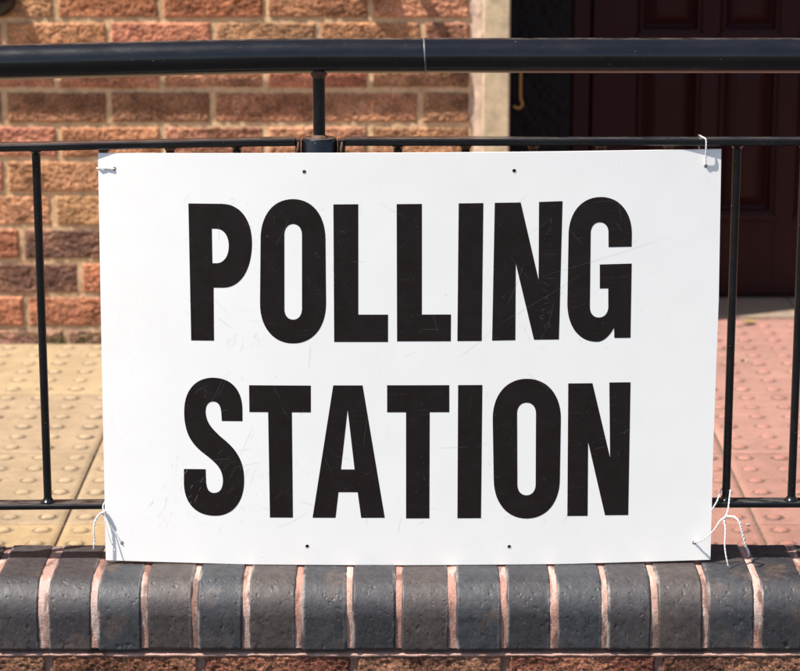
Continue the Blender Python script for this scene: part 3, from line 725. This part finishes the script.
LETTERS = [
 ('P', [[(-0.3077,0.6103),(-0.2585,0.6103),(-0.253,0.6099),(-0.2479,0.6089),(-0.243,0.6072),(-0.2385,0.6049),(-0.2343,0.602),(-0.2305,0.5985),(-0.2271,0.5944),(-0.2241,0.5898),(-0.2215,0.5847),(-0.2194,0.5792),(-0.2177,0.5731),(-0.2166,0.5666),(-0.2159,0.5598),(-0.2157,0.5525),(-0.2161,0.5441),(-0.217,0.5362),(-0.2183,0.5288),(-0.2201,0.5218),(-0.2223,0.5154),(-0.225,0.5095),(-0.228,0.5041),(-0.2315,0.4994),(-0.2353,0.4954),(-0.2394,0.492),(-0.2439,0.4893),(-0.2487,0.4873),(-0.2538,0.4861),(-0.2591,0.4857),(-0.273,0.4857),(-0.2737,0.406),(-0.3075,0.406)],[(-0.2741,0.5734),(-0.2678,0.5734),(-0.2655,0.5732),(-0.2633,0.5728),(-0.2613,0.572),(-0.2593,0.571),(-0.2576,0.5697),(-0.256,0.5682),(-0.2545,0.5664),(-0.2533,0.5644),(-0.2522,0.5622),(-0.2513,0.5597),(-0.2506,0.5571),(-0.2501,0.5542),(-0.2498,0.5512),(-0.2497,0.548),(-0.2499,0.5448),(-0.2503,0.5417),(-0.2509,0.5388),(-0.2517,0.5361),(-0.2526,0.5336),(-0.2538,0.5313),(-0.2551,0.5293),(-0.2567,0.5275),(-0.2583,0.5259),(-0.2601,0.5246),(-0.2621,0.5235),(-0.2642,0.5228),(-0.2664,0.5223),(-0.2687,0.5222),(-0.2741,0.5222)]]),
 ('O', [[(-0.2031,0.5589),(-0.2027,0.5663),(-0.2018,0.5733),(-0.2003,0.58),(-0.1983,0.5861),(-0.1959,0.5918),(-0.1929,0.5971),(-0.1896,0.6017),(-0.1858,0.6059),(-0.1816,0.6095),(-0.177,0.6125),(-0.172,0.6148),(-0.1667,0.6165),(-0.1611,0.6176),(-0.1552,0.6179),(-0.1493,0.6176),(-0.1437,0.6165),(-0.1385,0.6148),(-0.1336,0.6125),(-0.1291,0.6095),(-0.1249,0.6059),(-0.1212,0.6017),(-0.1179,0.5971),(-0.1151,0.5918),(-0.1128,0.5861),(-0.1109,0.58),(-0.1096,0.5733),(-0.1088,0.5663),(-0.1085,0.5589),(-0.1083,0.4629),(-0.1087,0.4554),(-0.1096,0.4483),(-0.1111,0.4415),(-0.1131,0.4352),(-0.1156,0.4294),(-0.1185,0.4241),(-0.122,0.4193),(-0.1259,0.415),(-0.1302,0.4114),(-0.1349,0.4083),(-0.14,0.4059),(-0.1455,0.4041),(-0.1513,0.403),(-0.1574,0.4027),(-0.1635,0.403),(-0.1693,0.4041),(-0.1747,0.4059),(-0.1797,0.4083),(-0.1844,0.4114),(-0.1886,0.415),(-0.1924,0.4193),(-0.1958,0.4241),(-0.1987,0.4294),(-0.2011,0.4352),(-0.2029,0.4415),(-0.2043,0.4483),(-0.205,0.4554),(-0.2052,0.4629)],[(-0.1684,0.5648),(-0.1683,0.5668),(-0.168,0.5688),(-0.1676,0.5706),(-0.1671,0.5723),(-0.1664,0.5739),(-0.1656,0.5753),(-0.1647,0.5766),(-0.1637,0.5777),(-0.1625,0.5787),(-0.1613,0.5796),(-0.1599,0.5802),(-0.1585,0.5807),(-0.157,0.581),(-0.1554,0.5811),(-0.1538,0.581),(-0.1523,0.5807),(-0.1508,0.5802),(-0.1495,0.5796),(-0.1483,0.5787),(-0.1471,0.5777),(-0.1461,0.5766),(-0.1452,0.5753),(-0.1445,0.5739),(-0.1439,0.5723),(-0.1434,0.5706),(-0.143,0.5688),(-0.1428,0.5668),(-0.1427,0.5648),(-0.1437,0.4551),(-0.1438,0.4531),(-0.1441,0.4511),(-0.1445,0.4492),(-0.145,0.4475),(-0.1457,0.4459),(-0.1465,0.4445),(-0.1474,0.4431),(-0.1484,0.442),(-0.1496,0.441),(-0.1508,0.4401),(-0.1522,0.4395),(-0.1536,0.439),(-0.1552,0.4387),(-0.1568,0.4386),(-0.1584,0.4387),(-0.16,0.439),(-0.1614,0.4395),(-0.1627,0.4401),(-0.164,0.441),(-0.1651,0.442),(-0.1661,0.4431),(-0.167,0.4445),(-0.1678,0.4459),(-0.1684,0.4475),(-0.1689,0.4492),(-0.1693,0.4511),(-0.1695,0.4531),(-0.1695,0.4551)]]),
 ('L', [[(-0.0967,0.6103),(-0.0606,0.6106),(-0.0612,0.4464),(-0.0176,0.4464),(-0.0177,0.4052),(-0.0968,0.4052)]]),
 ('L', [[(-0.0049,0.6107),(0.0317,0.611),(0.032,0.4464),(0.0747,0.4464),(0.0746,0.4061),(-0.0044,0.4061)]]),
 ('I', [[(0.0851,0.6116),(0.1209,0.6119),(0.1201,0.4063),(0.0843,0.4063)]]),
 ('N', [[(0.1375,0.6122),(0.1752,0.6125),(0.2027,0.4975),(0.2018,0.6131),(0.2361,0.6141),(0.2338,0.4078),(0.197,0.4077),(0.169,0.5222),(0.1696,0.4072),(0.1354,0.4068)]]),
 ('G', [[(0.3384,0.5458),(0.3045,0.5454),(0.3039,0.5673),(0.3038,0.5692),(0.3035,0.571),(0.3031,0.5726),(0.3026,0.5742),(0.3019,0.5756),(0.3011,0.577),(0.3002,0.5781),(0.2992,0.5792),(0.298,0.5801),(0.2968,0.5809),(0.2955,0.5815),(0.294,0.5819),(0.2925,0.5822),(0.2909,0.5823),(0.2893,0.5822),(0.2877,0.5819),(0.2862,0.5814),(0.2849,0.5807),(0.2836,0.5799),(0.2825,0.5789),(0.2814,0.5777),(0.2805,0.5764),(0.2797,0.575),(0.2791,0.5734),(0.2786,0.5717),(0.2782,0.5698),(0.278,0.5679),(0.278,0.5658),(0.2786,0.4569),(0.2788,0.4549),(0.279,0.4529),(0.2794,0.451),(0.28,0.4493),(0.2807,0.4477),(0.2815,0.4463),(0.2825,0.4449),(0.2836,0.4438),(0.2847,0.4428),(0.286,0.4419),(0.2874,0.4413),(0.2889,0.4408),(0.2905,0.4405),(0.2921,0.4404),(0.2939,0.4405),(0.2955,0.4408),(0.2971,0.4413),(0.2985,0.4419),(0.2999,0.4428),(0.3011,0.4438),(0.3022,0.4449),(0.3031,0.4463),(0.3039,0.4477),(0.3046,0.4493),(0.3051,0.451),(0.3055,0.4529),(0.3057,0.4549),(0.3058,0.4569),(0.3052,0.4839),(0.2928,0.4839),(0.2921,0.5198),(0.339,0.5207),(0.3395,0.4093),(0.3157,0.4093),(0.3148,0.4246),(0.3132,0.4216),(0.3115,0.4189),(0.3099,0.4164),(0.3082,0.4142),(0.3064,0.4122),(0.3047,0.4104),(0.3029,0.4088),(0.3011,0.4074),(0.2992,0.4063),(0.2974,0.4054),(0.2955,0.4046),(0.2937,0.4041),(0.2918,0.4038),(0.2899,0.4037),(0.2844,0.4041),(0.2792,0.4051),(0.2743,0.4068),(0.2697,0.4091),(0.2655,0.4121),(0.2616,0.4156),(0.258,0.4196),(0.2549,0.4242),(0.2522,0.4293),(0.2499,0.4349),(0.2481,0.4409),(0.2467,0.4474),(0.2458,0.4542),(0.2454,0.4614),(0.2456,0.5629),(0.2457,0.57),(0.2465,0.5768),(0.2478,0.5832),(0.2496,0.5891),(0.2519,0.5946),(0.2546,0.5996),(0.2579,0.6041),(0.2615,0.6081),(0.2656,0.6116),(0.2701,0.6144),(0.275,0.6167),(0.2802,0.6184),(0.2858,0.6194),(0.2917,0.6197),(0.2974,0.6194),(0.3028,0.6184),(0.3079,0.6168),(0.3127,0.6146),(0.3172,0.6118),(0.3212,0.6084),(0.3249,0.6045),(0.3282,0.6001),(0.3311,0.5952),(0.3335,0.5899),(0.3355,0.5841),(0.3369,0.5779),(0.3379,0.5713),(0.3383,0.5643)]]),
 ('S', [[(-0.2335,0.2838),(-0.2642,0.2838),(-0.2648,0.2961),(-0.265,0.2986),(-0.2654,0.3009),(-0.2658,0.303),(-0.2663,0.3049),(-0.2669,0.3065),(-0.2676,0.308),(-0.2684,0.3093),(-0.2693,0.3104),(-0.2703,0.3113),(-0.2714,0.3121),(-0.2727,0.3127),(-0.274,0.3131),(-0.2755,0.3133),(-0.2771,0.3134),(-0.2785,0.3133),(-0.2799,0.313),(-0.2811,0.3125),(-0.2823,0.3119),(-0.2833,0.311),(-0.2843,0.3101),(-0.2851,0.3089),(-0.2859,0.3077),(-0.2865,0.3063),(-0.287,0.3047),(-0.2874,0.3031),(-0.2877,0.3014),(-0.2879,0.2995),(-0.288,0.2976),(-0.2878,0.2944),(-0.2874,0.2914),(-0.2868,0.2885),(-0.286,0.2857),(-0.285,0.283),(-0.2837,0.2804),(-0.2823,0.2778),(-0.2806,0.2753),(-0.2787,0.2727),(-0.2766,0.2702),(-0.2742,0.2676),(-0.2716,0.2649),(-0.2689,0.2621),(-0.2658,0.2592),(-0.2618,0.2558),(-0.258,0.2524),(-0.2543,0.2489),(-0.2508,0.2452),(-0.2475,0.2414),(-0.2445,0.2373),(-0.2418,0.2329),(-0.2393,0.2283),(-0.2372,0.2234),(-0.2354,0.2181),(-0.234,0.2124),(-0.233,0.2063),(-0.2325,0.1997),(-0.2324,0.1927),(-0.2327,0.1852),(-0.2336,0.1783),(-0.2351,0.1719),(-0.2369,0.166),(-0.2393,0.1606),(-0.2421,0.1557),(-0.2453,0.1513),(-0.2488,0.1476),(-0.2527,0.1443),(-0.257,0.1417),(-0.2616,0.1396),(-0.2664,0.1381),(-0.2715,0.1372),(-0.2769,0.1369),(-0.2828,0.1371),(-0.2883,0.138),(-0.2935,0.1393),(-0.2983,0.1412),(-0.3028,0.1437),(-0.3068,0.1466),(-0.3103,0.15),(-0.3135,0.1539),(-0.3162,0.1582),(-0.3184,0.163),(-0.3202,0.1682),(-0.3215,0.1739),(-0.3223,0.18),(-0.3226,0.1864),(-0.3221,0.2093),(-0.2896,0.2093),(-0.2893,0.1911),(-0.2892,0.1885),(-0.2889,0.1862),(-0.2886,0.184),(-0.2881,0.182),(-0.2876,0.1802),(-0.2869,0.1786),(-0.2862,0.1772),(-0.2853,0.176),(-0.2843,0.1749),(-0.2832,0.1741),(-0.282,0.1734),(-0.2807,0.173),(-0.2793,0.1727),(-0.2777,0.1726),(-0.276,0.1727),(-0.2744,0.173),(-0.2729,0.1735),(-0.2715,0.1741),(-0.2702,0.175),(-0.269,0.1761),(-0.2679,0.1774),(-0.267,0.1789),(-0.2662,0.1806),(-0.2655,0.1826),(-0.2649,0.1847),(-0.2645,0.1871),(-0.2642,0.1898),(-0.2641,0.1927),(-0.2643,0.1962),(-0.2648,0.1995),(-0.2655,0.2027),(-0.2665,0.2056),(-0.2677,0.2084),(-0.2692,0.2111),(-0.2708,0.2136),(-0.2726,0.2161),(-0.2747,0.2184),(-0.2769,0.2207),(-0.2792,0.223),(-0.2817,0.2253),(-0.2844,0.2276),(-0.2872,0.2299),(-0.2914,0.2332),(-0.2955,0.2365),(-0.2993,0.24),(-0.3028,0.2436),(-0.306,0.2474),(-0.3089,0.2514),(-0.3116,0.2557),(-0.3139,0.2603),(-0.3158,0.2653),(-0.3174,0.2708),(-0.3186,0.2767),(-0.3195,0.2831),(-0.32,0.29),(-0.32,0.2976),(-0.3196,0.3046),(-0.3187,0.3111),(-0.3173,0.3172),(-0.3154,0.3227),(-0.3131,0.3278),(-0.3103,0.3323),(-0.3072,0.3364),(-0.3037,0.3399),(-0.2998,0.3429),(-0.2957,0.3454),(-0.2912,0.3473),(-0.2864,0.3487),(-0.2814,0.3496),(-0.2761,0.3499),(-0.2706,0.3496),(-0.2654,0.3488),(-0.2605,0.3475),(-0.256,0.3457),(-0.2518,0.3434),(-0.2481,0.3406),(-0.2447,0.3373),(-0.2417,0.3335),(-0.2392,0.3292),(-0.2371,0.3245),(-0.2354,0.3192),(-0.2342,0.3135),(-0.2335,0.3073),(-0.2333,0.3007)]]),
 ('T', [[(-0.223,0.3389),(-0.1317,0.3389),(-0.132,0.2979),(-0.1601,0.2979),(-0.1602,0.135),(-0.1946,0.135),(-0.1953,0.2979),(-0.2231,0.2979)]]),
 ('A', [[(-0.0986,0.3393),(-0.0553,0.3393),(-0.0228,0.135),(-0.0581,0.135),(-0.0632,0.1749),(-0.0918,0.1749),(-0.0964,0.135),(-0.1308,0.135)],[(-0.0775,0.3023),(-0.0676,0.2102),(-0.0879,0.2102)]]),
 ('T', [[(-0.0191,0.3395),(0.0727,0.3395),(0.0729,0.2982),(0.0439,0.2982),(0.0439,0.134),(0.009,0.134),(0.0089,0.2982),(-0.0191,0.2982)]]),
 ('I', [[(0.0857,0.3395),(0.1216,0.3395),(0.1211,0.134),(0.0858,0.134)]]),
 ('O', [[(0.1373,0.2875),(0.1375,0.2952),(0.1384,0.3025),(0.1398,0.3093),(0.1417,0.3157),(0.1442,0.3216),(0.1473,0.327),(0.1508,0.3319),(0.1547,0.3362),(0.1592,0.3399),(0.164,0.3429),(0.1692,0.3454),(0.1749,0.3472),(0.1808,0.3483),(0.1872,0.3486),(0.1935,0.3483),(0.1995,0.3472),(0.2052,0.3454),(0.2105,0.3429),(0.2154,0.3399),(0.2199,0.3362),(0.224,0.3319),(0.2276,0.327),(0.2307,0.3216),(0.2334,0.3157),(0.2355,0.3093),(0.2371,0.3025),(0.2381,0.2952),(0.2385,0.2875),(0.2384,0.1953),(0.2382,0.1875),(0.2375,0.1801),(0.2361,0.1731),(0.2342,0.1666),(0.2318,0.1606),(0.2289,0.1551),(0.2255,0.1501),(0.2216,0.1457),(0.2173,0.1419),(0.2125,0.1388),(0.2074,0.1363),(0.2018,0.1344),(0.196,0.1333),(0.1897,0.1329),(0.1835,0.1333),(0.1776,0.1344),(0.172,0.1363),(0.1668,0.1388),(0.162,0.1419),(0.1576,0.1457),(0.1536,0.1501),(0.1501,0.1551),(0.147,0.1606),(0.1444,0.1666),(0.1424,0.1731),(0.1409,0.1801),(0.1399,0.1875),(0.1396,0.1953)],[(0.1734,0.2953),(0.1734,0.2974),(0.1736,0.2994),(0.174,0.3013),(0.1746,0.3031),(0.1753,0.3047),(0.1761,0.3062),(0.1771,0.3075),(0.1782,0.3087),(0.1794,0.3097),(0.1807,0.3106),(0.1822,0.3113),(0.1837,0.3117),(0.1854,0.312),(0.1872,0.3121),(0.1889,0.312),(0.1906,0.3117),(0.1922,0.3113),(0.1936,0.3106),(0.195,0.3097),(0.1962,0.3087),(0.1974,0.3075),(0.1984,0.3062),(0.1992,0.3047),(0.2,0.3031),(0.2005,0.3013),(0.201,0.2994),(0.2013,0.2974),(0.2014,0.2953),(0.2023,0.1864),(0.2022,0.1843),(0.202,0.1823),(0.2017,0.1804),(0.2011,0.1786),(0.2005,0.1769),(0.1996,0.1754),(0.1987,0.174),(0.1976,0.1728),(0.1964,0.1718),(0.1951,0.1709),(0.1937,0.1702),(0.1922,0.1697),(0.1906,0.1694),(0.1889,0.1693),(0.1871,0.1694),(0.1855,0.1697),(0.184,0.1702),(0.1825,0.1709),(0.1812,0.1718),(0.18,0.1728),(0.1789,0.174),(0.1779,0.1754),(0.1771,0.1769),(0.1764,0.1786),(0.1758,0.1804),(0.1754,0.1823),(0.1751,0.1843),(0.175,0.1864)]]),
 ('N', [[(0.2486,0.341),(0.2845,0.341),(0.3128,0.2265),(0.3095,0.3419),(0.341,0.3419),(0.3418,0.1372),(0.3069,0.1372),(0.2796,0.251),(0.2808,0.1365),(0.2504,0.1365)]]),
]

for ch, polys in LETTERS:
    o = shaped(polys, 'letter', M_letter, sign, .00022, .00012)
    o['label'] = 'black letter %s' % ch
# scratches and rub marks worn into the face
rr = random.Random(77)
def scratch(m, x, z, ang, ln, wd, bend=0):
    n = 8; vs = []
    for i in range(n + 1):
        t = i / n - .5
        px_ = x + math.cos(ang) * ln * t - math.sin(ang) * bend * (t * t); pz = z + math.sin(ang) * ln * t + math.cos(ang) * bend * (t * t)
        px_ = min(max(px_, -.436), .464); pz = min(max(pz, .068), .681)
        w_ = wd * (1 - (2 * t) ** 4 * .9) / 2
        ox, oz = -math.sin(ang) * w_, math.cos(ang) * w_
        for s in (-1, 1):
            vs.append((px_ + s * ox, sign_y(px_, pz) - .00032, pz + s * oz))
    m.add(vs, [(2 * i, 2 * i + 2, 2 * i + 3, 2 * i + 1) for i in range(n)])
m = MB()
for _ in range(110):
    x = rr.uniform(-.32, .35); z = rr.choice([rr.uniform(.12, .35), rr.uniform(.38, .62)])
    a = rr.choice([R(30), R(20), R(-40), R(70), R(100), R(5)]) + rr.gauss(0, .25)
    ln = rr.choice([.006, .01, .02, .035]) * rr.uniform(.6, 1.5)
    scratch(m, x, z, a, ln, rr.uniform(.00006, .00018), rr.gauss(0, .003))
for (x, z, a, ln) in ((.21, .47, .55, .16), (.30, .53, .3, .20), (-.27, .33, 1.1, .06), (-.26, .34, 1.15, .05), (.32, .60, 1.75, .035), (-.17, .57, 1.1, .05), (.17, .49, 1.2, .07), (.11, .40, .7, .06), (-.16, .13, .5, .06), (.22, .44, 1.3, .05)):
    scratch(m, x, z, a, ln, .00014, .006)
for _ in range(20):   # the worn patch on the N of the upper line
    scratch(m, rr.gauss(.215, .012), rr.gauss(.46, .03), rr.uniform(0, 3), rr.uniform(.003, .012), .00016)
for _ in range(25):
    scratch(m, rr.gauss(-.24, .03), rr.gauss(.17, .05), R(60) + rr.gauss(0, .15), rr.uniform(.004, .02), .00012)
o = m.build('scratch_marks', M_scr, sign); o['kind'] = 'stuff'
m = MB()
for (cx, cz, sx, sz, n) in ((-.222, .407, .016, .006, 34), (-.335, .20, .012, .025, 24), (-.30, .17, .008, .02, 16), (-.355, .14, .012, .012, 40)):
    for _ in range(n // 2):
        scratch(m, rr.gauss(cx, sx), rr.gauss(cz, sz), R(60) + rr.gauss(0, .12), rr.uniform(.003, .014), rr.uniform(.0001, .00028))
o = m.build('rub_marks', M_rub, sign); o['kind'] = 'stuff'

# ================================================================ STRINGS
rr = random.Random(9)
def string_obj(name, label, strands):
    root = thing(name, label, 'string', 'white strings tying the sign to the railing')
    for part, pts, r in strands:
        p = spline(pts, 10); m = MB()
        # two twisted plies
        L_ = 0; rad = r * .62
        for ph in (0, math.pi):
            q = []; L_ = 0
            for i, v in enumerate(p):
                if i: L_ += (p[i] - p[i - 1]).length
                t = (p[min(i + 1, len(p) - 1)] - p[max(i - 1, 0)]).normalized()
                a = t.orthogonal().normalized() if abs(t.y) > .9 else (Vector((0, -1, 0)) - t * (-t.y)).normalized()
                b = t.cross(a); g = ph + L_ * 620 + .8 * math.sin(L_ * 170)
                q.append(v + (a * math.cos(g) + b * math.sin(g)) * rad * .42)
            m.tube(q, rad, 7)
        if part == 'loose_end':     # frayed tip
            e = p[-1]; d_ = (p[-1] - p[-3]).normalized()
            for _ in range(6):
                s_ = Vector((rr.uniform(-1, 1), rr.uniform(-1, 1), rr.uniform(-1, 1))) * .55
                m.tube([e - d_ * .001, e + (d_ + s_ * .5) * .0022, e + (d_ + s_) * rr.uniform(.003, .005)], [.0004, .0003, .0002], 5)
        m.build(part, M_string, root)
    return root
def fy(x, z, d=.0012): return sign_y(x, z) - d
# top left: hole, back over the edge to the bar behind
hx, hz = holes[0]
string_obj('tie_string', 'short white string from the top left hole round the left edge of the sign',
    [('strand', [(hx, fy(hx, hz, -.004), hz), (hx - .001, fy(hx, hz), hz), (hx - .012, fy(hx - .012, hz), hz + .0008), (-.4370, fy(-.437, hz, .0015), hz + .0005), (-.4410, 3.5000, hz), (-.437, 3.512, hz), (-.4315, 3.5145, hz - .001), (-.426, 3.511, hz)], .0013)])
# top right: hole, up over the top rail
hx, hz = holes[3]
string_obj('tie_string', 'white string looped from the top right hole over the top rail',
    [('strand', [(hx, fy(hx, hz, -.004), hz), (hx - .0005, fy(hx, hz), hz + .001), (hx - .0008, 3.4905, hz + .012), (hx - .001, 3.4875, .690), (hx - .0012, 3.4875, .7010), (hx - .0025, 3.4900, .7045), (hx - .006, 3.505, .7050), (hx - .008, 3.521, .7045), (hx - .008, 3.5225, .692), (hx - .004, 3.515, .672), (hx, 3.503, hz)], .0014)])
# bottom left
hx, hz = holes[4]
kx, kz = -.4440, .1420
string_obj('tie_string', 'white string knotted at the bottom left corner with one end looping over the yellow paving',
    [('strand', [(hx, fy(hx, hz, -.004), hz), (hx - .001, fy(hx, hz), hz + .001), (-.432, fy(-.432, .118, .002), .117), (kx + .0015, 3.4815, kz)], .0013),
     ('strand', [(kx, 3.4825, kz), (kx - .001, 3.487, .150), (-.4400, 3.4885, .158), (-.434, 3.496, .160)], .0013),
     ('loose_end', [(kx, 3.482, kz), (-.4500, 3.476, .1395), (-.4560, 3.472, .130), (-.4580, 3.471, .115), (-.4575, 3.471, .100), (-.4582, 3.470, .0925)], .0017),
     ('loose_end', [(kx, 3.4815, kz), (-.4420, 3.4780, .130), (-.4385, 3.4765, .115), (-.4345, 3.4760, .100), (-.4290, 3.4768, .0860)], .0010),
     ('knot', [(kx - .002, 3.480, kz - .002), (kx + .001, 3.478, kz + .001), (kx + .002, 3.482, kz + .002), (kx, 3.4845, kz), (kx - .001, 3.480, kz - .003)], .0018)])
# bottom right
hx, hz = holes[7]
kx, kz = .4865, .1365
string_obj('tie_string', 'white string knotted beside the bottom right corner with two long frayed ends hanging',
    [('strand', [(hx, fy(hx, hz, -.004), hz), (hx + .001, fy(hx, hz), hz + .001), (.455, 3.4740, .1020), (.4685, 3.4700, .1165), (.4780, 3.4720, .1310), (kx, 3.475, kz)], .0014),
     ('strand', [(kx, 3.475, kz), (.4905, 3.481, .1440), (.4925, 3.4865, .1530), (.4945, 3.4935, .1640), (.4960, 3.500, .1700), (.495, 3.510, .1715), (.489, 3.514, .171), (.484, 3.508, .170), (.4800, 3.4960, .1670), (.4755, 3.4885, .1580), (.4700, 3.4868, .1480), (.4665, 3.4900, .140)], .0014),
     ('loose_end', [(kx, 3.475, kz), (.4925, 3.466, .1400), (.4990, 3.462, .1395), (.5050, 3.460, .1330), (.5085, 3.459, .1220), (.5125, 3.459, .1090), (.5160, 3.460, .0960), (.5200, 3.463, .0880), (.5220, 3.465, .0830)], .0021),
     ('loose_end', [(kx - .001, 3.475, kz), (.4850, 3.471, .1280), (.4860, 3.468, .1200), (.4855, 3.465, .1080), (.4850, 3.462, .0960), (.4865, 3.459, .0830), (.4895, 3.457, .0695)], .0014),
     ('knot', [(kx - .003, 3.473, kz - .004), (kx, 3.471, kz + .002), (kx + .003, 3.474, kz + .001), (kx, 3.478, kz - .001), (kx - .002, 3.472, kz - .006), (kx - .001, 3.473, kz - .010)], .0021)])

# ================================================================ SMALL THINGS ON THE PAVING
m = MB()
X, Yg = np.meshgrid(np.linspace(-1, 1, 14), np.linspace(-1, 1, 8), indexing='ij')
wd = np.sqrt(np.clip(1 - X ** 2, 0, 1)) * (1 + .15 * X)
m.grid(.787 + X * .017 + Yg * .002, 5.355 + Yg * wd * .012 + X * .006, .0045 + .004 * (Yg * wd) ** 2 + .002 * X ** 2)
o = m.build('fallen_leaf', M_leaf); tag(o, 'small yellow leaf lying on the pink paving near the doorstep', 'leaf')
for (x, y, s, lab) in ((.726, 5.005, .0040, 'small dark bit of grit on the pink paving, left of its paler neighbour'), (.735, 4.998, .0034, 'pale bit of grit on the pink paving right next to a darker one'), (.578, 3.86, .0030, 'tiny grey stone on the pink paving close to the coping')):
    bm = bmesh.new(); bmesh.ops.create_icosphere(bm, subdivisions=2, radius=s)
    for v in bm.verts: v.co *= rr.uniform(.75, 1.15)
    m = MB(); bm.verts.index_update()
    m.add([(v.co.x + x, v.co.y + y, v.co.z * .7 + s * .6) for v in bm.verts], [[v.index for v in f.verts] for f in bm.faces])
    bm.free()
    o = m.build('grit_stone', M_grout if 'dark' in lab[:12] else M_peb); tag(o, lab, 'stone', 'grit on the pink paving')
